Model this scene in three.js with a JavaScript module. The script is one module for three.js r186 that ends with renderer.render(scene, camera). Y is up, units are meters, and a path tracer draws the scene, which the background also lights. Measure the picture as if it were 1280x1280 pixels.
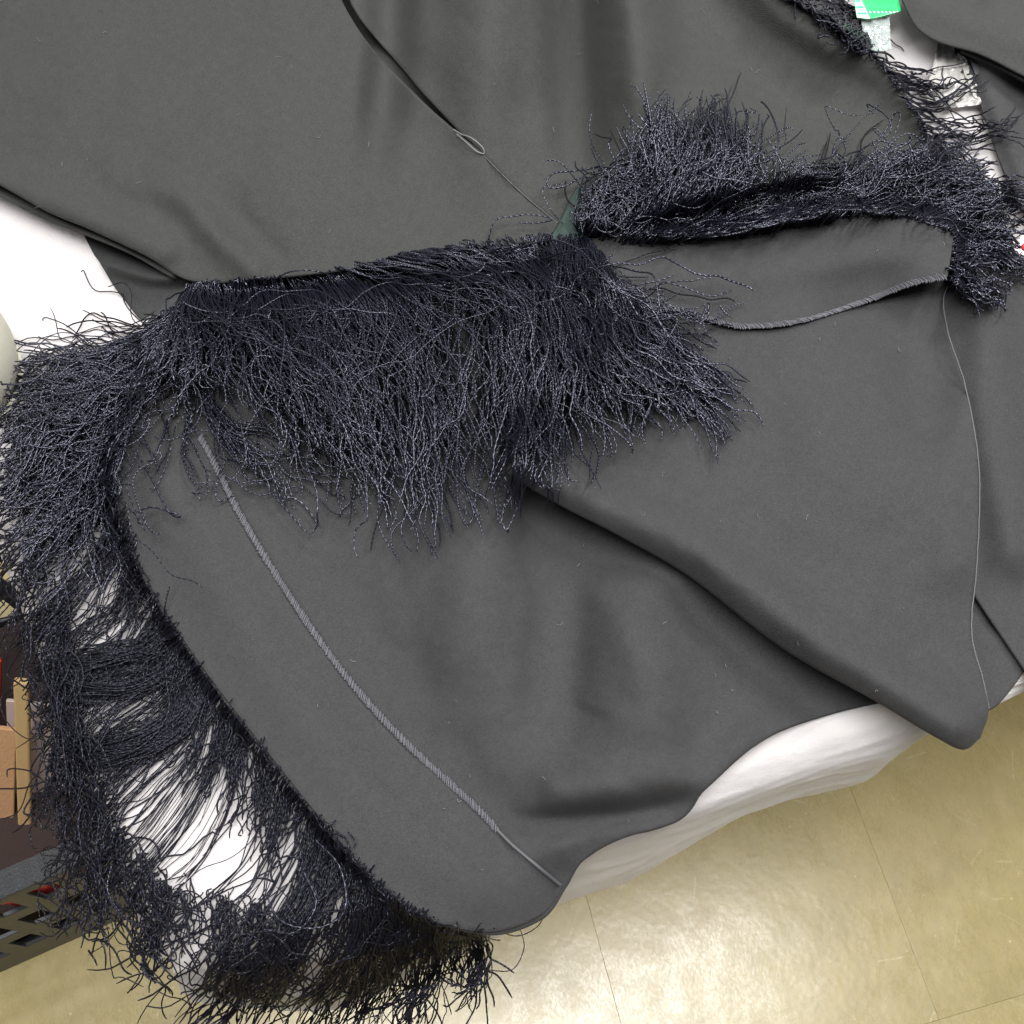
import * as THREE from 'three';
import { mergeGeometries } from 'three/addons/utils/BufferGeometryUtils.js';
import { RoundedBoxGeometry } from 'three/addons/geometries/RoundedBoxGeometry.js';
import { RectAreaLightUniformsLib } from 'three/addons/lights/RectAreaLightUniformsLib.js';
import { ImprovedNoise } from 'three/addons/math/ImprovedNoise.js';

// ------------------------------------------------------------------ camera, light, exposure
const TABLE = 0.72, EYE = 1.173, PITCH = 65 * Math.PI / 180, FOV = 50;
const scene = new THREE.Scene();
const camera = new THREE.PerspectiveCamera(FOV, 1, 0.02, 40);
camera.position.set(0, EYE, 0);
camera.lookAt(0, EYE - Math.sin(PITCH), -Math.cos(PITCH));
const renderer = new THREE.WebGLRenderer({ antialias: true });
renderer.setSize(1024, 1024);
renderer.toneMapping = THREE.LinearToneMapping;
renderer.toneMappingExposure = 1;
renderer.shadowMap.enabled = true;
scene.background = new THREE.Color().setRGB(0.19, 0.193, 0.204);
RectAreaLightUniformsLib.init();

// pixel of the 1280 x 1280 photograph -> point at height h above the table top
const FPX = 640 / Math.tan(FOV * Math.PI / 360), SP = Math.sin(PITCH), CP = Math.cos(PITCH);
function ray(px, py) { const a = (px - 640) / FPX, b = (640 - py) / FPX; return new THREE.Vector3(a, -SP + b * CP, -CP - b * SP); }
function at(px, py, h = 0) { const d = ray(px, py), t = (TABLE + h - EYE) / d.y; return new THREE.Vector3(d.x * t, TABLE + h, d.z * t); }
function toPx(p) { const x = p.x, y = p.y - EYE, z = p.z, d = -SP * y - CP * z, u = CP * y - SP * z; return [640 + FPX * x / d, 640 - FPX * u / d]; }

const LAMP_Y = 2.5;
function lampAt(name, x, z, turn, w, d, power, label) {
  const g = new THREE.Group(); g.name = name; g.position.set(x, LAMP_Y, z); g.rotation.y = turn;
  g.userData = { label, category: 'ceiling lamp', group: 'ceiling lamps over the work table' };
  const housing = new THREE.Mesh(new RoundedBoxGeometry(w + 0.06, 0.06, d + 0.06, 2, 0.01), new THREE.MeshStandardMaterial({ color: 0xdddddd, roughness: 0.5 }));
  housing.name = 'housing'; housing.position.y = 0.035; g.add(housing);
  const diff = new THREE.Mesh(new RoundedBoxGeometry(w, 0.012, d, 2, 0.004), new THREE.MeshStandardMaterial({ color: 0xffffff, emissive: 0xffffff, emissiveIntensity: 1.0 }));
  diff.name = 'lamp_diffuser'; g.add(diff);
  const l = new THREE.RectAreaLight(new THREE.Color().setRGB(1.0, 0.985, 0.98), power, w, d);
  l.position.set(0, -0.01, 0); l.rotation.x = -Math.PI / 2; g.add(l);
  scene.add(g); return g;
}
const refl = (() => { const p = at(690, 1275, -TABLE), d = ray(690, 1275); const t = LAMP_Y / -d.y; return new THREE.Vector3(p.x + d.x * t, LAMP_Y, p.z + d.z * t); })();
lampAt('ceiling_lamp', refl.x, refl.z, 0.38, 1.4, 0.6, 29, 'long white ceiling lamp above the near floor');
lampAt('ceiling_lamp_001', refl.x + 1.15, refl.z - 1.25, 1.1, 1.2, 0.28, 74, 'long white ceiling lamp beyond the far side of the table');
lampAt('ceiling_lamp_002', refl.x - 1.35, refl.z - 0.75, 0.38, 1.3, 0.3, 24, 'long white ceiling lamp to the left of the table');
lampAt('ceiling_lamp_003', refl.x + 0.1, refl.z - 2.6, 0.38, 1.3, 0.3, 34, 'long white ceiling lamp far behind the table');

// ------------------------------------------------------------------ helpers
let seed = 12345;
function rnd() { seed |= 0; seed = seed + 0x6D2B79F5 | 0; let t = Math.imul(seed ^ seed >>> 15, 1 | seed); t = t + Math.imul(t ^ t >>> 7, 61 | t) ^ t; return ((t ^ t >>> 14) >>> 0) / 4294967296; }
const rr = (a, b) => a + (b - a) * rnd();
const gauss = () => (rnd() + rnd() + rnd() + rnd() - 2) * 1.0;
const noise = new ImprovedNoise();
const clamp = (v, a, b) => Math.min(b, Math.max(a, v));
const smooth = (a, b, x) => { const t = clamp((x - a) / (b - a), 0, 1); return t * t * (3 - 2 * t); };

function thing(name, label, category, pos, group) {
  const g = new THREE.Group(); g.name = name; g.position.copy(pos); g.userData = { label, category };
  if (group) g.userData.group = group;
  scene.add(g); return g;
}
function part(name, geo, mat, parent, label) {       // geometry in world coordinates
  const m = new THREE.Mesh(geo, mat); m.name = name; m.castShadow = m.receiveShadow = true;
  if (parent) { const o = new THREE.Vector3(); for (let p = parent; p; p = p.parent) o.add(p.position); geo.translate(-o.x, -o.y, -o.z); parent.add(m); } else scene.add(m);
  if (label) m.userData.label = label;
  return m;
}
function tex(w, h, fn, srgb, linear = true) {
  const d = new Uint8Array(w * h * 4);
  for (let y = 0; y < h; y++) for (let x = 0; x < w; x++) { const c = fn(x / w, y / h, x, y), i = (y * w + x) * 4; for (let k = 0; k < 3; k++) d[i + k] = clamp(c[k], 0, 1) * 255; d[i + 3] = 255; }
  const t = new THREE.DataTexture(d, w, h); t.wrapS = t.wrapT = THREE.RepeatWrapping; t.magFilter = THREE.LinearFilter; t.minFilter = THREE.LinearMipmapLinearFilter; t.generateMipmaps = true;
  if (srgb) t.colorSpace = THREE.SRGBColorSpace; t.needsUpdate = true; return t;
}
// tileable value noise
function tileNoise(n, s) { const g = new Float32Array(n * n); let q = s; for (let i = 0; i < n * n; i++) { q = (q * 1664525 + 1013904223) >>> 0; g[i] = q / 4294967296; }
  return (u, v) => { const x = ((u % 1) + 1) % 1 * n, y = ((v % 1) + 1) % 1 * n, i = Math.floor(x), j = Math.floor(y), fx = x - i, fy = y - j, sx = fx * fx * (3 - 2 * fx), sy = fy * fy * (3 - 2 * fy), G = (a, b) => g[(b % n) * n + a % n];
    return (G(i, j) * (1 - sx) + G(i + 1, j) * sx) * (1 - sy) + (G(i, j + 1) * (1 - sx) + G(i + 1, j + 1) * sx) * sy; }; }

// smooth curve through control points of any dimension
function curve(pts) {
  const n = pts.length - 1, D = pts[0].length, L = [0];
  for (let i = 1; i <= n; i++) L.push(L[i - 1] + Math.hypot(pts[i][0] - pts[i - 1][0], pts[i][1] - pts[i - 1][1]) + 1e-6);
  const T = L[n];
  return (u) => {
    const s = clamp(u, 0, 1) * T; let i = 0; while (i < n - 1 && L[i + 1] < s) i++;
    const t = (s - L[i]) / (L[i + 1] - L[i]), h = L[i + 1] - L[i], out = [];
    for (let k = 0; k < D; k++) {
      const p1 = pts[i][k], p2 = pts[i + 1][k];
      const m1 = i > 0 ? (p2 - pts[i - 1][k]) / (L[i + 1] - L[i - 1]) * h : p2 - p1;
      const m2 = i < n - 1 ? (pts[i + 2][k] - p1) / (L[i + 2] - L[i]) * h : p2 - p1;
      const t2 = t * t, t3 = t2 * t;
      out.push((2 * t3 - 3 * t2 + 1) * p1 + (t3 - 2 * t2 + t) * m1 + (-2 * t3 + 3 * t2) * p2 + (t3 - t2) * m2);
    }
    return out;
  };
}
const curveLen = (c) => { let l = 0, p = c(0); for (let i = 1; i <= 40; i++) { const q = c(i / 40); l += Math.hypot(q[0] - p[0], q[1] - p[1]); p = q; } return l; };

// folds: soft ridges (a > 0) and valleys (a < 0) along polylines
function fold(pts, w, a0) {
  const a = a0 * 1.85;
  { const c = curve(pts.map((p) => [p[0], p[1], p[2] ?? 1])), n = Math.max(14, pts.length * 8), first = pts[0][2] ?? 1, q = []; for (let k = 0; k <= n; k++) q.push(c(k / n)); pts = q; }
  return (x, y) => {
    let best = 1e9, amp = 1;
    for (let i = 0; i < pts.length - 1; i++) {
      const [x1, y1, k1 = 1] = pts[i], [x2, y2, k2 = 1] = pts[i + 1], dx = x2 - x1, dy = y2 - y1;
      const t = clamp(((x - x1) * dx + (y - y1) * dy) / (dx * dx + dy * dy), 0, 1), d = Math.hypot(x - x1 - dx * t, y - y1 - dy * t);
      if (d < best) { best = d; amp = k1 + (k2 - k1) * t; }
    }
    return best > 3.2 * w ? 0 : a * Math.max(0, amp) * Math.exp(-(best * best) / (w * w));
  };
}
const soft = (a, s, o = 0) => (x, y) => a * (noise.noise(x / s + 7.3 + o, y / s + 3.1, o + 0.5) + 0.5 * noise.noise(x / s * 2.3 + o, y / s * 2.3, o + 4.2));

// height of what lies on the table, over a grid of pixels (threads are laid on it)
const HX0 = -200, HY0 = -200, HS = 4, HN = 420;
const HM = new Float32Array(HN * HN).fill(-9);

// cloth: a four-sided sheet with thickness and a rounded rim
function sheet(c, bumps = [], th = 0.0016, cell = 5, record = true) {
  const minH = c.minH ?? 0.0022;
  const T = curve(c.top), B = curve(c.bottom), L = curve(c.left), R = curve(c.right);
  const nu = Math.ceil(Math.max(curveLen(T), curveLen(B)) / cell), nv = Math.ceil(Math.max(curveLen(L), curveLen(R)) / cell);
  const P = (u, v) => {
    const t = T(u), b = B(u), l = L(v), r = R(v), o = [];
    for (let k = 0; k < 3; k++) o.push((1 - v) * t[k] + v * b[k] + (1 - u) * l[k] + u * r[k] - ((1 - u) * (1 - v) * c.top[0][k] + u * (1 - v) * c.top[c.top.length - 1][k] + (1 - u) * v * c.bottom[0][k] + u * v * c.bottom[c.bottom.length - 1][k]));
    let db = 0; for (const f of bumps) db += f(o[0], o[1]);
    if (db < 0) { const room = Math.max(0.0005, o[2] - minH); db = -room * (1 - Math.exp(db / room)); }   // a valley never sinks through what lies below
    o[2] += db;
    return o;
  };
  const W = nu + 1, pos = [], nor = [], idx = [];
  const grid = [];
  for (let j = 0; j <= nv; j++) for (let i = 0; i <= nu; i++) {
    const p = P(i / nu, j / nv); grid.push(at(p[0], p[1], p[2]));
    if (record) { const gx = Math.round((p[0] - HX0) / HS), gy = Math.round((p[1] - HY0) / HS); for (let a = -1; a <= 1; a++) for (let b = -1; b <= 1; b++) { const X = gx + a, Y = gy + b; if (X >= 0 && Y >= 0 && X < HN && Y < HN) HM[Y * HN + X] = Math.max(HM[Y * HN + X], p[2]); } }
  }
  const G = (i, j) => grid[clamp(j, 0, nv) * W + clamp(i, 0, nu)];
  const N = grid.map((_, k) => { const i = k % W, j = (k / W) | 0; const a = G(i + 1, j).clone().sub(G(i - 1, j)), b = G(i, j + 1).clone().sub(G(i, j - 1)); const n = b.cross(a).normalize(); if (n.y < 0) n.negate(); return n; });
  grid.forEach((p) => pos.push(p.x, p.y, p.z));
  grid.forEach((p, k) => pos.push(p.x - N[k].x * th, p.y - N[k].y * th, p.z - N[k].z * th));
  const M = grid.length;
  for (let j = 0; j < nv; j++) for (let i = 0; i < nu; i++) { const a = j * W + i, b = a + 1, d = a + W, e = d + 1; idx.push(a, d, b, b, d, e, a + M, b + M, d + M, b + M, e + M, d + M); }
  const loop = [];
  for (let i = 0; i < nu; i++) loop.push([i, 0]); for (let j = 0; j < nv; j++) loop.push([nu, j]);
  for (let i = nu; i > 0; i--) loop.push([i, nv]); for (let j = nv; j > 0; j--) loop.push([0, j]);
  const mid0 = 2 * M;
  loop.forEach(([i, j]) => { const p = G(i, j), q = G(clamp(i, 1, nu - 1), clamp(j, 1, nv - 1)), n = N[j * W + i]; const o = p.clone().sub(q); o.addScaledVector(n, -o.dot(n)).normalize().multiplyScalar(th * 0.5); pos.push(p.x + o.x - n.x * th / 2, p.y + o.y - n.y * th / 2, p.z + o.z - n.z * th / 2); });
  loop.forEach(([i, j], k) => { const k2 = (k + 1) % loop.length, [i2, j2] = loop[k2], a = j * W + i, b = j2 * W + i2, m = mid0 + k, m2 = mid0 + k2; idx.push(a, b, m, b, m2, m, m, m2, a + M, m2, b + M, a + M); });
  const g = new THREE.BufferGeometry();
  g.setAttribute('position', new THREE.Float32BufferAttribute(pos, 3));
  const uv = new Float32Array(pos.length / 3 * 2); for (let k = 0; k < uv.length / 2; k++) { uv[2 * k] = pos[3 * k]; uv[2 * k + 1] = pos[3 * k + 2]; }
  g.setAttribute('uv', new THREE.BufferAttribute(uv, 2)); g.setIndex(idx); g.computeVertexNormals();
  g.userData.P = P;
  return g;
}

// yarn: many tubes collected into one geometry
class Yarn {
  constructor(sides = 5) { this.s = sides; this.p = []; this.n = []; this.uv = []; this.i = []; }
  add(pts, r, taper = 0.6) {
    const S = this.s, n = pts.length, base = this.p.length / 3; let len = 0; const off = rnd(), pitch = 0.0014 + 0.0022 * rnd();
    const t = new THREE.Vector3(), a = new THREE.Vector3(), b = new THREE.Vector3(), prev = new THREE.Vector3(0, 1, 0.13).normalize();
    for (let k = 0; k < n; k++) {
      t.copy(pts[Math.min(k + 1, n - 1)]).sub(pts[Math.max(k - 1, 0)]).normalize();
      a.copy(prev).addScaledVector(t, -prev.dot(t)); if (a.lengthSq() < 1e-6) a.set(1, 0, 0).addScaledVector(t, -t.x); a.normalize(); prev.copy(a); b.crossVectors(t, a);
      if (k) len += pts[k].distanceTo(pts[k - 1]);
      const R = r * (k === n - 1 ? taper : 1);
      for (let q = 0; q <= S; q++) { const w = q / S * Math.PI * 2, c = Math.cos(w), s = Math.sin(w), x = a.x * c + b.x * s, y = a.y * c + b.y * s, z = a.z * c + b.z * s;
        this.p.push(pts[k].x + x * R, pts[k].y + y * R, pts[k].z + z * R); this.n.push(x, y, z); this.uv.push(len / pitch + off, q / S); }
    }
    const W = S + 1;
    for (let k = 0; k < n - 1; k++) for (let q = 0; q < S; q++) { const u = base + k * W + q; this.i.push(u, u + 1, u + W, u + 1, u + W + 1, u + W); }
    for (const k of [0, n - 1]) for (let q = 1; q < S - 1; q++) { const u = base + k * W; k ? this.i.push(u, u + q, u + q + 1) : this.i.push(u, u + q + 1, u + q); }
  }
  geometry() {
    const g = new THREE.BufferGeometry();
    g.setAttribute('position', new THREE.Float32BufferAttribute(this.p, 3)); g.setAttribute('normal', new THREE.Float32BufferAttribute(this.n, 3)); g.setAttribute('uv', new THREE.Float32BufferAttribute(this.uv, 2)); g.setIndex(this.i); return g;
  }
}

// ------------------------------------------------------------------ materials
const nA = tileNoise(64, 11), nB = tileNoise(256, 23), nC = tileNoise(16, 5), nD = tileNoise(7, 77);
const fabBump = tex(512, 512, (u, v) => { const w = 0.5 + 0.28 * Math.sin(u * 2 * Math.PI * 96 + 2 * nA(u, v)) * Math.sin(v * 2 * Math.PI * 96 + 2 * nA(v, u)) + 0.4 * (nB(u, v) - 0.5); return [w, w, w]; });
const fabCol = tex(512, 512, (u, v) => { const k = 0.82 + 0.20 * (nB(u, v) - 0.5) + 0.34 * (nB(u * 0.5 + 0.3, v * 2) - 0.5) + 0.12 * (nA(u, v) - 0.5) + 0.08 * (nC(u, v) - 0.5); return [k, k, k]; }, false);
for (const t of [fabBump, fabCol]) t.repeat.set(16, 16);
const cloth = (r, g, b) => { const m = new THREE.MeshPhysicalMaterial({ map: fabCol, bumpMap: fabBump, bumpScale: 0.0003, roughness: 0.78, sheen: 0.13, sheenRoughness: 0.5, sheenColor: new THREE.Color().setRGB(0.5, 0.5, 0.53) }); m.color.setRGB(r, g, b); m.specularIntensity = 0.5; return m; };
const M = {
  cloth: cloth(0.0295, 0.0312, 0.0288), clothIn: cloth(0.0295, 0.0292, 0.0297), clothDark: cloth(0.025, 0.0255, 0.0255),
};
const twist = tex(64, 64, (u, v) => { const k = 0.5 + 0.5 * Math.sin(2 * Math.PI * (u + 2 * v)); return [k, k, k]; });
M.yarn = new THREE.MeshPhysicalMaterial({ roughness: 0.30, bumpMap: twist, bumpScale: 0.00015, specularIntensity: 1, ior: 1.58 });
M.yarn.color.setRGB(0.005, 0.005, 0.009); M.yarn.specularColor.setRGB(0.80, 0.82, 1);
M.yarnThin = M.yarn.clone(); M.yarnThin.color.setRGB(0.006, 0.006, 0.009); M.yarnThin.roughness = 0.38; M.yarnThin.specularIntensity = 0.55; M.yarnThin.ior = 1.45;
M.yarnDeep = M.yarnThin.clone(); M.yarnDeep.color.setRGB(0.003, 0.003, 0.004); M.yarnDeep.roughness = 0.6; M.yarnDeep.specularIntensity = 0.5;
M.loop = new THREE.MeshStandardMaterial({ roughness: 0.5 }); M.loop.color.setRGB(0.085, 0.085, 0.09);
M.stitch = new THREE.MeshStandardMaterial({ roughness: 0.6 }); M.stitch.color.setRGB(0.05, 0.05, 0.058);
M.stitchDark = new THREE.MeshStandardMaterial({ roughness: 0.6 }); M.stitchDark.color.setRGB(0.03, 0.03, 0.033);
const paperBump = tex(512, 512, (u, v) => { const k = 0.5 * nC(u, v) + 0.3 * nA(u, v) + 0.2 * nB(u, v); return [k, k, k]; }); paperBump.repeat.set(5, 5);
M.paper = new THREE.MeshPhysicalMaterial({ roughness: 1, bumpMap: paperBump, bumpScale: 0.0005, transmission: 0.58, thickness: 0, specularIntensity: 0.6 }); M.paper.color.setRGB(0.68, 0.66, 0.66);
M.metal = new THREE.MeshStandardMaterial({ color: 0x777777, roughness: 0.4, metalness: 0.8 });
M.tableWood = new THREE.MeshStandardMaterial({ roughness: 0.5 }); M.tableWood.color.setRGB(0.68, 0.67, 0.66);

// ------------------------------------------------------------------ floor of vinyl tiles
{
  const a = at(1065, 990, -TABLE), b = at(1165, 1250, -TABLE), c = at(1250, 1252, -TABLE);
  const e1 = b.clone().sub(a).normalize(), e2 = new THREE.Vector3(-e1.z, 0, e1.x);      // along and across the long joint
  const o = a.clone().addScaledVector(e1, c.clone().sub(a).dot(e1));                 // a crossing of joints
  const S = 0.3, floor = new THREE.Group(); floor.name = 'floor'; floor.userData.kind = 'structure'; scene.add(floor);
  const base = new THREE.Mesh(new THREE.BoxGeometry(8, 0.1, 8), new THREE.MeshStandardMaterial({ color: 0x857650, roughness: 0.9 })); base.name = 'floor_base'; base.position.set(0, -0.0542, -1); base.receiveShadow = true; floor.add(base);
  const mats = [0, 1, 2].map((k) => {
    const q = [0.13, 0.47, 0.81][k];
    const scr = []; let s0 = seed; seed = 900 + k; for (let i = 0; i < 26; i++) { const an = rr(0, 6.3); scr.push([rnd(), rnd(), an, rr(0.01, 0.06), rr(0.0008, 0.0022), rr(0.3, 1)]); } const fl = []; for (let i = 0; i < 60; i++) fl.push([rnd(), rnd(), rr(0.0012, 0.004), rr(0.3, 1)]); seed = s0;
    const col = tex(640, 640, (u, v) => {
      const n1 = nC(u + q, v), n2 = nA(u * 0.5 + q, v + 0.2), n3 = nB(u, v + q), n4 = nD(u + q, v * 0.6);
      const k2 = 0.94 + 0.05 * (n4 - 0.5) + 0.04 * (n1 - 0.5) + 0.05 * (n2 - 0.5) + 0.03 * (n3 - 0.5);
      let w = 0; for (const [x, y, an, l, t, st] of scr) { const dx = u - x, dy = v - y, p = dx * Math.cos(an) + dy * Math.sin(an), d = Math.abs(-dx * Math.sin(an) + dy * Math.cos(an)); if (Math.abs(p) < l && d < t * 2) w = Math.max(w, st * 0.5 * clamp(1.5 - d / t, 0, 1) * (nB(u * 2, v * 2) > 0.45 ? 1 : 0.2)); }
      for (const [x, y, r, st] of fl) { const d = Math.hypot(u - x, v - y); if (d < r * 1.5) w = Math.max(w, st * 0.5 * clamp(1.5 - d / r, 0, 1)); }
      const yel = 0.02 * (n1 - 0.5);
      return [0.665 * k2 * (1 - w) + w * 0.92, 0.61 * k2 * (1 - w) + w * 0.92, (0.425 + yel) * k2 * (1 - w) + w * 0.82];
    }, true);
    const bm = tex(512, 512, (u, v) => { const k3 = 0.66 * nC(u + q, v) + 0.28 * nA(u, v + q) + 0.06 * nB(u, v); return [k3, k3, k3]; });
    const rg = tex(512, 512, (u, v) => { const k4 = 0.85 + 0.22 * (nC(v, u + q) - 0.5) + 0.3 * (nB(u * 0.5, v) - 0.5); return [k4, k4, k4]; });
    return new THREE.MeshPhysicalMaterial({ map: col, bumpMap: bm, bumpScale: 0.0002, roughness: 0.35, roughnessMap: rg, specularIntensity: 1, ior: 1.55 });
  });
  const geo = new RoundedBoxGeometry(S - 0.00012, 0.006, S - 0.00012, 1, 0.00025);
  { const p = geo.attributes.position, uv = geo.attributes.uv; for (let i = 0; i < p.count; i++) uv.setXY(i, p.getX(i) / S + 0.5, p.getZ(i) / S + 0.5); }
  let n = 0;
  for (let i = -5; i <= 3; i++) for (let j = -6; j <= 4; j++) {
    const m = new THREE.Mesh(geo, mats[(i * 7 + j * 5 + 300) % 3]); m.name = n ? `tile_${String(n).padStart(3, '0')}` : 'tile'; n++;
    const p = o.clone().addScaledVector(e1, (i + 0.5) * S).addScaledVector(e2, (j + 0.5) * S);
    m.position.set(p.x, -0.003 + (((i * 13 + j * 29) % 5) - 2) * 0.00008, p.z); m.rotation.y = -Math.atan2(e1.z, e1.x) + Math.PI / 2 * ((i * 3 + j + 40) % 2 ? 2 : 0); m.receiveShadow = m.castShadow = true; floor.add(m);
  }
}

// ------------------------------------------------------------------ table and the white paper on it
const corner = at(212, 1192), FR = at(1235, 850).sub(corner).setY(0).normalize(), BK = new THREE.Vector3(FR.z, 0, -FR.x);
BK.copy(at(48, 765).sub(corner).setY(0).normalize());                 // the end of the table is cut at a slant
const SK = FR.dot(BK), SQ = Math.sqrt(1 - SK * SK);
const tp = (s, t, y = 0) => corner.clone().addScaledVector(FR, s).addScaledVector(BK, t).setY(TABLE + y);
const tableOut = (p) => { const d = p.clone().sub(corner), a = d.dot(FR), b = d.dot(BK), t = (b - a * SK) / (SQ * SQ), s = a - t * SK; return Math.hypot(Math.min(s, 0), Math.min(t, 0)) * SQ; };
{
  const Ls = 1.5, Lt = 0.9, tb = thing('work_table', 'work table under the white paper, its corner hidden by black fringe', 'table', tp(Ls / 2, Lt / 2).setY(0));
  const bx = (w, h, d, s, t, y) => { const g = new RoundedBoxGeometry(w, h, d, 2, 0.004); g.rotateY(-Math.atan2(FR.z, FR.x)); const p = tp(s, t); g.translate(p.x, y, p.z); return g; };
  const ts = new THREE.Shape([[0.004, 0.004], [Ls, 0.004], [Ls, Lt], [0.004, Lt]].map(([s, t]) => { const p = tp(s, t); return new THREE.Vector2(p.x, -p.z); }));
  const tg = new THREE.ExtrudeGeometry(ts, { depth: 0.026, bevelEnabled: true, bevelThickness: 0.001, bevelSize: 0.001, bevelSegments: 2 }); tg.rotateX(-Math.PI / 2); tg.translate(0, TABLE - 0.0295, 0);
  part('tabletop', tg, M.tableWood, tb);
  for (const s of [0.06, Ls - 0.06]) for (const t of [0.06, Lt - 0.06]) part('leg', bx(0.04, TABLE - 0.032, 0.04, s, t, (TABLE - 0.032) / 2), M.metal, tb);
  // paper: lies on the top, bends stiffly over the front edge, hangs lower towards the corner, and over the slanted end
  const hem = curve([[190, 1215, -0.06], [250, 1246, -0.08], [330, 1260, -0.1], [430, 1258, -0.11], [520, 1216, -0.115], [620, 1171, -0.115], [700, 1129, -0.11], [780, 1101, -0.105], [830, 1077, -0.1], [900, 1033, -0.095], [975, 1001, -0.09], [1060, 981, -0.085], [1110, 946, -0.06], [1165, 911, -0.04], [1240, 881, -0.018], [1290, 857, -0.016], [1420, 812, -0.016], [1900, 640, -0.016]]);
  const pos = [], idx = [], uv = [], ns = 440, nt = 100, nf = 80, SMAX = 1.2;
  const flat = (s, t) => { const p = tp(s, t); p.y += 0.0004 + 0.0009 * (noise.noise(s * 14, t * 14, 0.4) + 0.6) * smooth(0, 0.02, t) * smooth(0, 0.02, s); return p; };
  // hem point for every column: the hem curve is cut where it passes the same way along the table edge
  const hemW = []; for (let k = 0; k <= 900; k++) { const p = hem(k / 900), w = at(p[0], p[1], p[2]); hemW.push([w.clone().sub(corner).setY(0).dot(FR), w]); }
  const hemAt = (s) => { let k = 0; while (k < 898 && hemW[k + 1][0] < s) k++; const [a, A] = hemW[k], [b, B] = hemW[k + 1], f = clamp((s - a) / (b - a || 1), 0, 1); return A.clone().lerp(B, f); };
  const OUT = new THREE.Vector3(-BK.x, 0, -BK.z).addScaledVector(FR, SK).normalize();
  for (let j = -nf; j <= nt; j++) for (let i = 0; i <= ns; i++) {
    const u = i / ns, s = SMAX * Math.pow(u, 1.35);
    let p;
    if (j >= 0) p = flat(s, 0.85 * Math.pow(j / nt, 1.5));
    else {
      const f = -j / nf, E = tp(s, 0, 0.0004), B = hemAt(s - 0.012 * (1 - smooth(0, 0.05, s))), m = E.clone().addScaledVector(OUT, E.distanceTo(B) * 0.2);
      p = E.multiplyScalar((1 - f) * (1 - f)).addScaledVector(m, 2 * f * (1 - f)).addScaledVector(B, f * f);
      const d = f * 0.08, cx = s * 0.96 + d * 0.5, cy = d - s * 0.16, cr = smooth(0.12, 0.4, f) * (0.4 + 0.6 * smooth(1, 0.85, f));
      const rid = (x, y, z) => 0.5 - Math.abs(noise.noise(x, y, z)) * 1.7;
      const n = new THREE.Vector3(OUT.x, 0.6, OUT.z);
      p.addScaledVector(n, cr * (0.0038 * rid(cx * 5 + 2.3, cy * 30, 6.1) + 0.0013 * rid(cx * 24, cy * 95, 2.2) * smooth(0.35, 0.6, f) + 0.0006 * noise.noise(cx * 90, cy * 170, 9.2)));
    }
    if (j < 0) { const q = toPx(p), gx = Math.round((q[0] - HX0) / HS), gy = Math.round((q[1] - HY0) / HS); for (let a = -1; a <= 1; a++) for (let b = -1; b <= 1; b++) { const X = gx + a, Y = gy + b; if (X >= 0 && Y >= 0 && X < HN && Y < HN) HM[Y * HN + X] = Math.max(HM[Y * HN + X], p.y - TABLE); } }
    pos.push(p.x, p.y, p.z); uv.push(s, j >= 0 ? 0.85 * Math.pow(j / nt, 1.5) : j / nf * 0.08);
  }
  for (let j = 0; j < nt + nf; j++) for (let i = 0; i < ns; i++) { const a = j * (ns + 1) + i, b = a + 1, c = a + ns + 1, d = c + 1; idx.push(a, b, c, b, d, c); }
  { // the slanted end
    const b0 = pos.length / 3, ne = 80, nd = 10, side = new THREE.Vector3(-FR.x, 0, -FR.z).addScaledVector(BK, SK).normalize();
    for (let j = 0; j <= ne; j++) for (let i = 0; i <= nd; i++) { const t = 0.85 * Math.pow(j / ne, 1.5), f = i / nd, p = tp(0, t, 0.0004), a = Math.min(f * 0.05 / 0.008, 1.45), rest = Math.max(0, f * 0.05 - 0.008 * 1.45); p.addScaledVector(side, 0.008 * Math.sin(a) + rest * 0.12); p.y -= 0.008 * (1 - Math.cos(a)) + rest; pos.push(p.x, p.y, p.z); uv.push(-f * 0.05, t); }
    for (let j = 0; j < ne; j++) for (let i = 0; i < nd; i++) { const a = b0 + j * (nd + 1) + i, b = a + 1, c = a + nd + 1, d = c + 1; idx.push(a, c, b, b, c, d); }
  }
  const g = new THREE.BufferGeometry(); g.setAttribute('position', new THREE.Float32BufferAttribute(pos, 3)); g.setAttribute('uv', new THREE.Float32BufferAttribute(uv, 2)); g.setIndex(idx); g.computeVertexNormals();
  M.paper.side = THREE.DoubleSide;
  const m = part('paper_sheet', g, M.paper); m.userData = { label: 'large white paper sheet covering the table and hanging over its front edge', category: 'paper' };
}

// ------------------------------------------------------------------ the dress
const dress = thing('dress', 'large dark grey dress with black fringe and stitched hem flaps across the table', 'dress', at(640, 640));
const H = (pts, h) => pts.map((p) => p.length > 2 ? p : [...p, h]);

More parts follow.
